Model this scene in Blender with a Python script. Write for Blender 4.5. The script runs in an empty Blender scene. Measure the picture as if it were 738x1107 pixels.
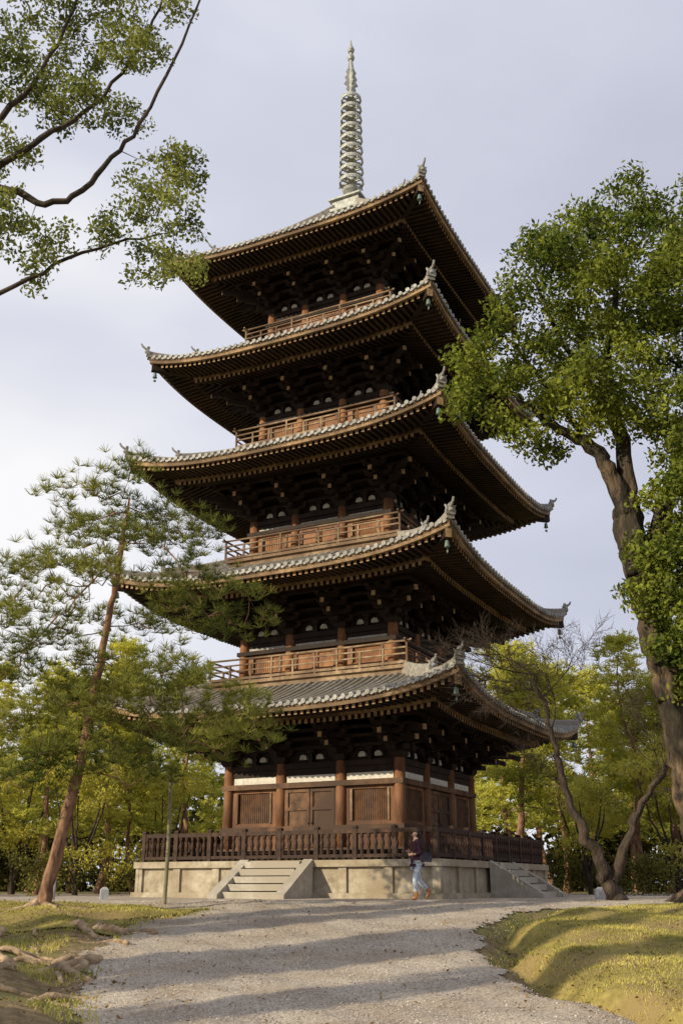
import bpy, math, random
import numpy as np
from mathutils import Vector, Matrix
random.seed(7); rng=np.random.default_rng(7)
scene=bpy.context.scene
COL=scene.collection
scene.view_settings.view_transform='Standard'; scene.view_settings.look='None'; scene.view_settings.exposure=0

# ------------------------------------------------------------ materials
def pmat(name,c1,c2,scale=4,rough=.8,bump=.2,bscale=20,stretch=(1,1,1),metal=0,c3=None,detail=3,bdist=.02,contrast=(.32,.68),edge=False,cells=None):
    m=bpy.data.materials.new(name); m.use_nodes=True
    nt=m.node_tree; N=nt.nodes; L=nt.links
    b=N['Principled BSDF']; b.inputs['Roughness'].default_value=rough; b.inputs['Metallic'].default_value=metal
    b.inputs['Specular IOR Level'].default_value=.25
    tc=N.new('ShaderNodeTexCoord'); mp=N.new('ShaderNodeMapping'); mp.inputs['Scale'].default_value=stretch
    L.new(tc.outputs['Object'],mp.inputs['Vector'])
    n=N.new('ShaderNodeTexNoise'); n.inputs['Scale'].default_value=scale; n.inputs['Detail'].default_value=detail; n.inputs['Roughness'].default_value=.65
    L.new(mp.outputs[0],n.inputs['Vector'])
    r=N.new('ShaderNodeValToRGB'); r.color_ramp.elements[0].position=contrast[0]; r.color_ramp.elements[1].position=contrast[1]
    r.color_ramp.elements[0].color=(*c1,1); r.color_ramp.elements[1].color=(*c2,1)
    L.new(n.outputs['Fac'],r.inputs[0])
    out=r.outputs[0]
    if c3:
        n3=N.new('ShaderNodeTexNoise'); n3.inputs['Scale'].default_value=scale*.13 if scale<30 else .8; n3.inputs['Detail'].default_value=2
        L.new(tc.outputs['Object'],n3.inputs['Vector'])
        r3=N.new('ShaderNodeValToRGB'); r3.color_ramp.elements[0].position=.42; r3.color_ramp.elements[1].position=.62
        L.new(n3.outputs['Fac'],r3.inputs[0])
        mx=N.new('ShaderNodeMix'); mx.data_type='RGBA'
        L.new(r3.outputs[0],mx.inputs[0]); L.new(out,mx.inputs[6]); mx.inputs[7].default_value=(*c3,1)
        out=mx.outputs[2]
    hsrc=None
    if cells:
        vo=N.new('ShaderNodeTexVoronoi'); vo.inputs['Scale'].default_value=cells; L.new(tc.outputs['Object'],vo.inputs['Vector'])
        sx=N.new('ShaderNodeSeparateColor'); L.new(vo.outputs['Color'],sx.inputs[0])
        mr=N.new('ShaderNodeMapRange'); mr.inputs[3].default_value=.65; mr.inputs[4].default_value=1.35; L.new(sx.outputs[0],mr.inputs[0])
        sc=N.new('ShaderNodeVectorMath'); sc.operation='SCALE'; L.new(out,sc.inputs[0]); L.new(mr.outputs[0],sc.inputs['Scale']); out=sc.outputs[0]
        hsrc=vo.outputs['Distance']
    L.new(out,b.inputs['Base Color'])
    if bump:
        if hsrc is None:
            n2=N.new('ShaderNodeTexNoise'); n2.inputs['Scale'].default_value=bscale; n2.inputs['Detail'].default_value=2
            L.new(mp.outputs[0],n2.inputs['Vector']); hsrc=n2.outputs['Fac']
        bp=N.new('ShaderNodeBump'); bp.inputs['Strength'].default_value=bump; bp.inputs['Distance'].default_value=bdist
        L.new(hsrc,bp.inputs['Height']); L.new(bp.outputs[0],b.inputs['Normal'])
    if edge:
        at=N.new('ShaderNodeAttribute'); at.attribute_name='edge'
        ne=N.new('ShaderNodeTexNoise'); ne.inputs['Scale'].default_value=3.5; ne.inputs['Detail'].default_value=6; ne.inputs['Roughness'].default_value=.75
        L.new(tc.outputs['Object'],ne.inputs['Vector'])
        s=N.new('ShaderNodeMath'); s.operation='MULTIPLY_ADD'; s.inputs[1].default_value=1.5; L.new(at.outputs['Fac'],s.inputs[0]); L.new(ne.outputs['Fac'],s.inputs[2])
        g=N.new('ShaderNodeMath'); g.operation='GREATER_THAN'; g.inputs[1].default_value=1.0; L.new(s.outputs[0],g.inputs[0])
        L.new(g.outputs[0],b.inputs['Alpha'])
    return m

def leafmat(name,c1,c2,scale=.6,trans=.35):
    m=bpy.data.materials.new(name); m.use_nodes=True
    nt=m.node_tree; N=nt.nodes; L=nt.links
    N.remove(N['Principled BSDF']); b=N.new('ShaderNodeBsdfDiffuse')
    out=[n for n in N if n.type=='OUTPUT_MATERIAL'][0]
    tc=N.new('ShaderNodeTexCoord'); n=N.new('ShaderNodeTexNoise'); n.inputs['Scale'].default_value=scale; n.inputs['Detail'].default_value=1
    L.new(tc.outputs['Object'],n.inputs['Vector'])
    g=N.new('ShaderNodeNewGeometry')
    a=N.new('ShaderNodeMath'); a.operation='MULTIPLY_ADD'; a.inputs[1].default_value=.5
    L.new(g.outputs['Random Per Island'],a.inputs[0])
    s=N.new('ShaderNodeMath'); s.operation='MULTIPLY_ADD'; s.inputs[1].default_value=1.8; s.inputs[2].default_value=-.65
    L.new(n.outputs['Fac'],s.inputs[0]); L.new(s.outputs[0],a.inputs[2])
    r=N.new('ShaderNodeValToRGB'); r.color_ramp.elements[0].color=(*c1,1); r.color_ramp.elements[1].color=(*c2,1)
    r.color_ramp.elements[0].position=.1; r.color_ramp.elements[1].position=.95
    L.new(a.outputs[0],r.inputs[0]); L.new(r.outputs[0],b.inputs['Color'])
    if trans>0:
        t=N.new('ShaderNodeBsdfTranslucent'); L.new(r.outputs[0],t.inputs['Color'])
        mx=N.new('ShaderNodeMixShader'); mx.inputs[0].default_value=trans
        L.new(b.outputs[0],mx.inputs[1]); L.new(t.outputs[0],mx.inputs[2]); L.new(mx.outputs[0],out.inputs['Surface'])
    else: L.new(b.outputs[0],out.inputs['Surface'])
    return m

M={}
M['wood']=pmat('dark_wood',(.010,.006,.0045),(.040,.021,.014),3,.7,.3,30,(1,1,1),c3=(.017,.010,.007))  # dark brown timber, darkened further so the colour carries the shade under the eaves
M['fence']=pmat('fence_wood',(.024,.014,.010),(.085,.044,.028),5,.7,.3,30,c3=(.038,.022,.015))
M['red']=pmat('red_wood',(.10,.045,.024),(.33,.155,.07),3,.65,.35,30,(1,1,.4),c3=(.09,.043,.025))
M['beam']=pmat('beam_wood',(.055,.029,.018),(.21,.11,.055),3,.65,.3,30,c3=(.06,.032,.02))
M['panel']=pmat('sunlit_panel_wood',(.17,.075,.035),(.44,.21,.09),3,.65,.3,30,c3=(.16,.07,.035))  # brighter upper-storey timber, with the sunlight on it put into the colour
M['ochre']=pmat('ochre_wood',(.19,.115,.055),(.43,.28,.14),5,.7,.2,30)
M['fascia']=pmat('fascia_wood',(.026,.015,.009),(.064,.036,.020),4,.7,.25,30,c3=(.020,.012,.008))  # rafter brown, lowered as well to hold the eave shade in its colour
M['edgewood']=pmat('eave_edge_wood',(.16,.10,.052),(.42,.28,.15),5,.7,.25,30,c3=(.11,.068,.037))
M['palewood']=pmat('weathered_wood',(.15,.10,.062),(.40,.285,.175),4,.75,.35,30,c3=(.12,.072,.044))
M['white']=pmat('white_plaster',(.30,.28,.24),(.55,.52,.46),6,.9,.15,30)  # plaster greyed, the shade beneath the eaves put into its colour
M['whitewall']=pmat('pale_wall_plaster',(.50,.47,.41),(.74,.71,.65),6,.9,.15,30)
M['tile']=pmat('roof_tile',(.14,.137,.13),(.41,.38,.335),9,.6,.4,25,c3=(.26,.23,.185))
M['tileend']=pmat('tile_end',(.20,.20,.195),(.50,.485,.455),14,.6,.2,25,c3=(.22,.21,.19))
M['bronze']=pmat('pale_bronze',(.22,.235,.22),(.50,.50,.46),6,.5,.15,25,metal=.1)
M['bell']=pmat('green_bronze',(.08,.13,.11),(.2,.27,.22),9,.5,.1,25)
M['stone']=pmat('platform_stone',(.24,.20,.14),(.50,.44,.34),3,.85,.35,35,c3=(.28,.225,.15))
M['stone2']=pmat('stair_stone',(.34,.31,.26),(.54,.50,.43),5,.85,.25,35,c3=(.34,.30,.24))
M['window']=pmat('window_lattice',(.065,.032,.018),(.15,.075,.038),3,.7,.2,30)
M['bark']=pmat('grey_bark',(.014,.011,.009),(.18,.125,.078),4,.9,1,7,(1,1,.3),c3=(.035,.03,.02),bdist=.12,contrast=(.40,.66))
M['pinebark']=pmat('red_pine_bark',(.09,.045,.028),(.36,.21,.13),6,.9,.9,10,(1,1,.4),bdist=.05)
M['darkbark']=pmat('dark_bark',(.02,.015,.011),(.085,.062,.045),6,.9,.8,14,(1,1,.4),bdist=.04)
M['root']=pmat('root_wood',(.18,.12,.075),(.48,.35,.22),6,.9,.7,20,bdist=.03)
M['ground']=pmat('earth',(.13,.09,.045),(.32,.23,.12),5,.95,.6,25,c3=(.17,.165,.05),bdist=.04)
M['path']=pmat('gravel',(.33,.275,.215),(.62,.545,.445),60,.95,.55,45,c3=(.39,.32,.245),bdist=.025,cells=50)
M['path_edge']=pmat('gravel_edge',(.33,.275,.215),(.62,.545,.445),60,.95,.55,45,c3=(.39,.32,.245),bdist=.025,edge=True,cells=50)
M['lawn']=pmat('lawn_soil',(.19,.15,.045),(.36,.29,.09),5,.95,.5,30,c3=(.26,.19,.08))
M['lawn_edge']=pmat('lawn_soil_edge',(.19,.15,.045),(.36,.29,.09),5,.95,.5,30,c3=(.26,.19,.08),edge=True)
M['grass']=leafmat('grass_blades',(.24,.24,.055),(.68,.60,.18),1.2,.3)
M['lpine']=leafmat('pine_needles',(.055,.085,.026),(.40,.39,.085),.5,.35)
M['lcam']=leafmat('camphor_leaves',(.035,.065,.014),(.30,.33,.055),.5,.35)
M['lmap']=leafmat('evergreen_leaves',(.07,.095,.03),(.34,.36,.095),.9,.4)
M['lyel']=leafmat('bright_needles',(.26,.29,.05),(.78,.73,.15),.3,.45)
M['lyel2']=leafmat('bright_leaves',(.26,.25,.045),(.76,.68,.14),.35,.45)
M['lbush']=leafmat('shrub_leaves',(.05,.055,.016),(.28,.26,.06),.3,.3)
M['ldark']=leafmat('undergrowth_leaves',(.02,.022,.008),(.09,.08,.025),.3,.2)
M['litter']=leafmat('dry_leaves',(.14,.08,.03),(.38,.26,.12),1,.2)
M['pebble']=leafmat('pebbles',(.27,.225,.18),(.70,.62,.52),1,0)
M['skin']=pmat('skin',(.5,.3,.21),(.58,.36,.26),8,.55,0)
M['hair']=pmat('black_hair',(.012,.009,.008),(.03,.02,.018),20,.4,.2,60)
M['jacket']=pmat('dark_jacket',(.03,.012,.022),(.07,.025,.04),12,.8,.3,40)
M['jeans']=pmat('pale_jeans',(.30,.36,.44),(.50,.55,.62),20,.85,.2,60)
M['boot']=pmat('tan_boots',(.3,.12,.04),(.42,.19,.07),10,.6,.1)
M['bag']=pmat('black_bag',(.012,.012,.02),(.035,.03,.05),10,.6,.1)
M['eye']=pmat('eye',(.02,.015,.01),(.03,.02,.02),10,.3,0)
M['lip']=pmat('lip',(.42,.13,.11),(.45,.16,.13),10,.4,0)
M['pale']=pmat('pale_concrete',(.30,.31,.33),(.45,.46,.48),8,.8,.1)
M['pole']=pmat('bamboo_pole',(.14,.13,.08),(.28,.25,.15),6,.7,.1,20,(1,1,.3))

# ------------------------------------------------------------ mesh builder
class MB:
    def __init__(s): s.v=[];s.f=[];s.m=[]
    def add(s,vs,fs,m=0):
        o=len(s.v); s.v.extend([tuple(v) for v in vs])
        for i,f in enumerate(fs):
            s.f.append(tuple(o+j for j in f)); s.m.append(m[i] if isinstance(m,(list,tuple)) else m)
    def hexa(s,p,m=0):
        s.add(p,[(3,2,1,0),(4,5,6,7),(0,1,5,4),(1,2,6,5),(2,3,7,6),(3,0,4,7)],m)
    def box(s,x0,x1,y0,y1,z0,z1,m=0):
        s.hexa([(x0,y0,z0),(x1,y0,z0),(x1,y1,z0),(x0,y1,z0),(x0,y0,z1),(x1,y0,z1),(x1,y1,z1),(x0,y1,z1)],m)
    def beam(s,a,b,w,h,m=0,mend=None):
        a=Vector(a);b=Vector(b);d=(b-a);d.z=0
        if d.length<1e-6:return
        d.normalize(); n=Vector((-d.y,d.x,0))*w/2
        dz=Vector((0,0,h))
        p=[a-n-dz,b-n-dz,b+n-dz,a+n-dz,a-n,b-n,b+n,a+n]
        me=m if mend is None else mend
        s.hexa(p,[m,m,m,m,m,me])
    def tube(s,pts,rad,n=6,m=0,cap=True,lump=0):
        pts=[Vector(p) for p in pts]; o=len(s.v); up=None
        for i,p in enumerate(pts):
            d=(pts[min(i+1,len(pts)-1)]-pts[max(i-1,0)]).normalized()
            if up is None: up=d.orthogonal().normalized()
            up=(up-d*up.dot(d))
            if up.length<1e-5: up=d.orthogonal()
            up.normalize(); w=d.cross(up)
            r=rad[i]
            for k in range(n):
                a=2*math.pi*k/n; rr=r
                if lump: rr=r*(1+lump*math.sin(3*a+i*.35)+lump*.7*math.sin(5*a-i*.5)+random.uniform(-lump,lump)*.5)
                q=p+up*(math.cos(a)*rr)+w*(math.sin(a)*rr); s.v.append((q.x,q.y,q.z))
        for i in range(len(pts)-1):
            for k in range(n):
                a=o+i*n+k;b=o+i*n+(k+1)%n
                s.f.append((a,b,b+n,a+n)); s.m.append(m)
        if cap:
            s.f.append(tuple(o+k for k in range(n))[::-1]); s.m.append(m)
            e=o+(len(pts)-1)*n; s.f.append(tuple(e+k for k in range(n))); s.m.append(m)
    def lathe(s,prof,n=16,c=(0,0,0),m=0,closed=False):
        o=len(s.v); np_=len(prof)
        for r,z in prof:
            for k in range(n):
                a=2*math.pi*k/n; s.v.append((c[0]+r*math.cos(a),c[1]+r*math.sin(a),c[2]+z))
        for i in range(np_ if closed else np_-1):
            j=(i+1)%np_
            for k in range(n):
                a=o+i*n+k;b=o+i*n+(k+1)%n; s.f.append((a,b,o+j*n+(k+1)%n,o+j*n+k)); s.m.append(m)
        if not closed:
            s.f.append(tuple(o+k for k in range(n))[::-1]); s.m.append(m)
            e=o+(np_-1)*n; s.f.append(tuple(e+k for k in range(n))); s.m.append(m)
    def mesh(s,name,mats,smooth=False):
        me=bpy.data.meshes.new(name); me.from_pydata(s.v,[],s.f)
        for mt in mats: me.materials.append(M[mt])
        me.polygons.foreach_set('material_index',s.m)
        if smooth: me.polygons.foreach_set('use_smooth',[True]*len(s.f))
        me.update(); return me
    def shift(s,b): s.v=[(x-b[0],y-b[1],z-b[2]) for x,y,z in s.v]

def add(name,mesh,parent=None,loc=(0,0,0),rz=0,scale=None,**kw):
    o=bpy.data.objects.new(name,mesh); COL.objects.link(o); o.location=loc; o.rotation_euler=(0,0,rz)
    if scale: o.scale=scale
    if parent: o.parent=parent
    for k,v in kw.items(): o[k]=v
    return o
def empty(name,loc,rz=0,**kw):
    o=add(name,None,None,loc,rz,**kw); o.empty_display_size=.5; return o
def polymesh(name,V,mat):
    N,k,_=V.shape
    me=bpy.data.meshes.new(name); me.vertices.add(N*k); me.vertices.foreach_set('co',V.reshape(-1).astype(np.float32))
    me.loops.add(N*k); me.loops.foreach_set('vertex_index',np.arange(N*k,dtype=np.int32))
    me.polygons.add(N); me.polygons.foreach_set('loop_start',np.arange(0,N*k,k,dtype=np.int32))
    me.materials.append(M[mat]); me.update(calc_edges=True); return me

# ------------------------------------------------------------ terrain
YR=[0,12.5,15.2,18,20,22,23.3,24.3,24.9,25.2]; XR=[3.3,3.1,2.2,2.3,2.5,3.3,4.8,8,15,15]
YL=[0,13,16,20,22.8,24,24.8,25.2]; XL=[-3,-2.9,-3.8,-3.9,-2.9,-4.5,-8,-15]
def eR(y): return np.interp(y,YR,XR)+.12*np.sin(y*2.1)+.07*np.sin(y*5.3)
def eL(y): return np.interp(y,YL,XL)+.15*np.sin(y*1.7+1)+.08*np.sin(y*4.7)
def sst(t): t=np.clip(t,0,1); return t*t*(3-2*t)
def gz(x,y):
    x=np.asarray(x,float);y=np.asarray(y,float)
    t=np.clip((y-11.5)/13.5,0,1); z=-1.47+1.11*(t*.75+.25*sst(t))
    near=1-sst((y-36)/6)
    n=(.018*np.sin(x*1.3+y*.7)+.015*np.sin(x*2.9-y*2.1+1)+.01*np.sin(x*5.1+y*4.3))*near*(1-sst((y-24)/3)*.8)
    dx=x-eR(y); fy=1-sst((y-21)/3.2)
    z=z+n+.12*sst((dx-.6)/1.2)*fy-.36*np.exp(-((dx-.5)/.33)**2)*fy+.035*sst((dx-.6)/.5)*np.sin(x*2.3+y*1.9)*fy
    dl=eL(y)-x
    z=z+(.12*sst(dl/1.5)+.06*np.sin(x*3+y*1.5)*sst(dl/1))*(1-sst((y-21)/3))
    return z
def sheet(name,xs_fn,ys,nx,off,mat,fade=(1,1),**kw):
    V=[];F=[];A=[]
    for y in ys:
        a,b=xs_fn(y); xs=np.linspace(a,b,nx); zs=gz(xs,np.full(nx,y))+off
        V+= [(x,y,z) for x,z in zip(xs,zs)]
        for x in xs:
            e=1
            if fade[0]: e=min(e,(x-a)/.9)
            if fade[1]: e=min(e,(b-x)/.9)
            A.append(e)
    MI=[]
    for j in range(len(ys)-1):
        for i in range(nx-1):
            a=j*nx+i; f=(a,a+1,a+nx+1,a+nx); F.append(f); MI.append(0 if min(A[q] for q in f)>=1 else 1)
    me=bpy.data.meshes.new(name); me.from_pydata(V,[],F); me.materials.append(M[mat]); me.materials.append(M[mat+'_edge'])
    me.polygons.foreach_set('material_index',MI)
    at=me.attributes.new('edge','FLOAT','POINT'); at.data.foreach_set('value',A)
    me.polygons.foreach_set('use_smooth',[True]*len(F)); me.update()
    return add(name,me,**kw)
gx=np.concatenate([[-900,-400,-150,-80,-50,-35,-25],np.arange(-18,18.01,.2),[25,35,50,80,150,400,900]])
gy=np.concatenate([[-300,-80,-30,-10,0],np.arange(4,46,.2),[50,60,80,120,200,500,1500]])
X,Y=np.meshgrid(gx,gy); Z=gz(X,Y)
V=np.stack([X,Y,Z],-1).reshape(-1,3); nx=len(gx)
F=[(j*nx+i,j*nx+i+1,(j+1)*nx+i+1,(j+1)*nx+i) for j in range(len(gy)-1) for i in range(nx-1)]
me=bpy.data.meshes.new('ground'); me.from_pydata(V.tolist(),[],F); me.materials.append(M['ground']); me.polygons.foreach_set('use_smooth',[True]*len(F))
add('ground',me,kind='structure')
sheet('gravel_path',lambda y:(float(eL(y))-.35,float(eR(y))+.3) if y<25.2 else (-15,15),np.concatenate([[-6,-2,2],np.arange(4,46,.15)]),130,.022,'path',kind='structure')
sheet('lawn',lambda y:(float(eR(y))+.25,17.5),np.arange(6,24.3,.2),100,.035,'lawn',(1,0),kind='structure')
sheet('lawn.001',lambda y:(-17.5,float(eL(y))-.0),np.arange(18.8,24.6,.2),90,.035,'lawn',(0,1),kind='structure')
def blades(n,xlo,xhi,ylo,yhi,cond,h):
    y=rng.uniform(ylo,yhi,n); x=rng.uniform(xlo,xhi,n); k=cond(x,y); x=x[k];y=y[k]; n=len(x)
    z=gz(x,y); a=rng.uniform(0,6.28,n); w=rng.uniform(.006,.012,n); hh=rng.uniform(.4,1,n)*h
    lx=rng.normal(0,.5,n)*hh; ly=rng.normal(0,.5,n)*hh
    c=np.stack([x,y,z+.02],-1); d=np.stack([np.cos(a)*w,np.sin(a)*w,0*w],-1)
    return np.stack([c-d,c+d,c+np.stack([lx,ly,hh],-1)],1)
def tuftiness(x,y): return np.sin(x*2.7+y*1.1)+np.sin(y*3.1-x*1.9)+np.sin(x*6.1-y*4.3)*.6
G=[blades(170000,2.0,13,11,24.3,lambda x,y:(x>eR(y)+.15+rng.exponential(.4,len(x)))&(tuftiness(x,y)+rng.normal(0,.9,len(x))>-.8),.065),
   blades(55000,-13,-2.3,18.5,24.6,lambda x,y:(x<eL(y)+.2-rng.exponential(.35,len(x)))&(np.sin(x*2+y)+np.sin(y*3-x)+rng.normal(0,.7,len(x))>-.7),.065),
   blades(22000,-9,-2.5,11,18.5,lambda x,y:(x<eL(y)+.3-rng.exponential(.3,len(x)))&(np.sin(x*3+y*1.3)+np.sin(y*2.3-x)>.4),.08)]
add('grass',polymesh('grass',np.concatenate(G),'grass'),kind='stuff',label='short sunlit grass on the lawns beside the gravel path',category='grass')
def flat_bits(x,y,off,s0,s1,asp=.6,tilt=.3):
    n=len(x); z=gz(x,y)+off; a=rng.uniform(0,6.28,n); s=rng.uniform(s0,s1,n)
    c=np.stack([x,y,z],-1); u=np.stack([np.cos(a)*s,np.sin(a)*s,rng.normal(0,tilt,n)*s],-1); v=np.stack([-np.sin(a)*s*asp,np.cos(a)*s*asp,rng.normal(0,tilt,n)*s],-1)
    return np.stack([c-u,c-v,c+u,c+v],1)
n=9000; y=11+rng.uniform(0,1,n)**1.2*14; x=rng.uniform(-8,8,n)
k=rng.uniform(0,1,n)<np.where((x>eL(y)+.5)&(x<eR(y)-.3),.14,.8); x=x[k];y=y[k]
add('fallen_leaves',polymesh('fallen_leaves',flat_bits(x,y,.05,.015,.035),'litter'),kind='stuff',label='dry brown leaves scattered over gravel and grass',category='fallen leaves')
n=40000; y=11.5+rng.uniform(0,1,n)**1.4*13; x=rng.uniform(-4.5,5,n); k=(x>eL(y)-.3)&(x<eR(y)+.3); x=x[k];y=y[k]
add('loose_gravel',polymesh('loose_gravel',flat_bits(x,y,.032,.006,.015,.8,.3),'pebble'),kind='stuff',label='loose pale pebbles lying on the gravel path',category='gravel')

# ------------------------------------------------------------ pagoda
TH=math.radians(-27)
PC=(0.42,34.5,-0.34)
pag=empty('pagoda',PC,TH,label='tall five-storeyed wooden pagoda with grey tiled roofs on a stone platform',category='pagoda')
def P(k,s,r,z):
    x,y=s,-r
    for _ in range(k): x,y=-y,x
    return (x,y,z)
def ringbox(mb,ro,ri,zt,zb,m=0,nseg=1):
    ft=zt if callable(zt) else (lambda r,s:zt); fb=zb if callable(zb) else (lambda r,s:zb)
    for k in range(4):
        vs=[]
        for i in range(nseg+1):
            u=-1+2*i/nseg
            so=u*ro; si=u*ri
            vs+=[P(k,so,ro,ft(ro,so)),P(k,so,ro,fb(ro,so)),P(k,si,ri,fb(ri,si)),P(k,si,ri,ft(ri,si))]
        fs=[]
        for i in range(nseg):
            a=4*i
            for j in range(4):
                fs.append((a+j,a+(j+1)%4,a+4+(j+1)%4,a+4+j))
        mb.add(vs,fs,m)
Es=[6.2,6.05,5.88,5.55,5.25]; ZE=[5.22,9.43,13.72,17.87,22.32]
Bs=[3.0,2.75,2.6,2.45,2.3]; Rs=[None,3.65,3.4,3.25,3.1]; DK=[1.3,6.58,10.88,15.18,19.46]
UPS=[.68,.66,.64,.55,.45]
mb=MB()
out=[(-.24,0),(.24,0),(.28,.16),(.22,.34),(.30,.5),(.16,.42),(.08,.56),(0,.66),(-.08,.56),(-.16,.42),(-.30,.5),(-.22,.34),(-.28,.16)]
nn=len(out); vs=[(.08,a,b) for a,b in out]+[(-.08,a,b) for a,b in out]
mb.add(vs,[tuple(range(nn)),tuple(range(nn,2*nn))[::-1]]+[(i,nn+i,nn+(i+1)%nn,(i+1)%nn) for i in range(nn)])
mb.lathe([(.02,0),(.1,.02),(.14,.1),(.1,.18),(.02,.2)],8,(.1,0,.14))
mb.tube([(0,0,.4),(.2,0,.48),(.38,0,.62),(.46,0,.78)],[.08,.075,.07,.06],8)
ORN=mb.mesh('ridge_ornament',['tileend'],False)
mb=MB(); mb.tube([(0,0,.0),(0,0,.16)],[.012,.012],6)
mb.lathe([(.02,-.02),(.07,-.04),(.085,-.12),(.095,-.22),(.12,-.3),(.1,-.31)],12); mb.tube([(0,0,-.3),(0,0,-.42)],[.008,.008],5); mb.box(-.07,.07,-.005,.005,-.54,-.42)
BELL=mb.mesh('wind_bell',['bell'],True)
def cluster(mb,rot,block=True,corner=False,sc=1.0):
    L=MB()
    if block:
        L.hexa([(-.15,-.15,0),(.15,-.15,0),(.15,.15,0),(-.15,.15,0),(-.22,-.22,.1),(.22,-.22,.1),(.22,.22,.1),(-.22,.22,.1)]); L.box(-.22,.22,-.22,.22,.1,.2)
    for k in range(4):
        y=-.35*k*sc; z=.2+.21*k
        if k<3: L.box(-.075,.075,y-.35*sc-.13,.12,z,z+.15)
        if not corner:
            h=.44 if k in(1,2) else .36
            pr=[(-h-.06,.15),(-h-.06,.08),(-h+.1,0),(h-.1,0),(h+.06,.08),(h+.06,.15)]
            yy=(y-.07,y+.07)
            vs=[(a,yy[0],z+b) for a,b in pr]+[(a,yy[1],z+b) for a,b in pr]
            L.add(vs,[tuple(range(6)),tuple(range(6,12))[::-1]]+[(i,6+i,6+(i+1)%6,(i+1)%6) for i in range(6)])
            for bx in(-h,0,h):
                L.hexa([(bx-.075,y-.08,z+.15),(bx+.075,y-.08,z+.15),(bx+.075,y+.08,z+.15),(bx-.075,y+.08,z+.15),(bx-.11,y-.11,z+.235),(bx+.11,y-.11,z+.235),(bx+.11,y+.11,z+.235),(bx-.11,y+.11,z+.235)])
    L.beam((0,-1.42*sc,.72),(0,-.1,1.12),.13,.16,0,1)
    L.beam((0,-1.0*sc,.52),(0,-.05,.86),.12,.15,0,1)
    c,s=math.cos(rot),math.sin(rot)
    o=len(mb.v); mb.v+=[(x*c-y*s,x*s+y*c,z) for x,y,z in L.v]; mb.f+=[tuple(o+i for i in f) for f in L.f]; mb.m+=L.m
mb=MB(); cluster(mb,0); BR=mb.mesh('bracket',['wood','ochre'])
mb=MB(); cluster(mb,0); cluster(mb,math.pi/2,False); cluster(mb,math.pi/4,False,True,1.414); BRC=mb.mesh('corner_bracket',['wood','ochre'])
mb=MB(); mb.box(-.06,.06,-.06,.12,0,.3); mb.box(-.12,.12,-.1,.12,.3,.4); STR=mb.mesh('strut',['wood'])

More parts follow.
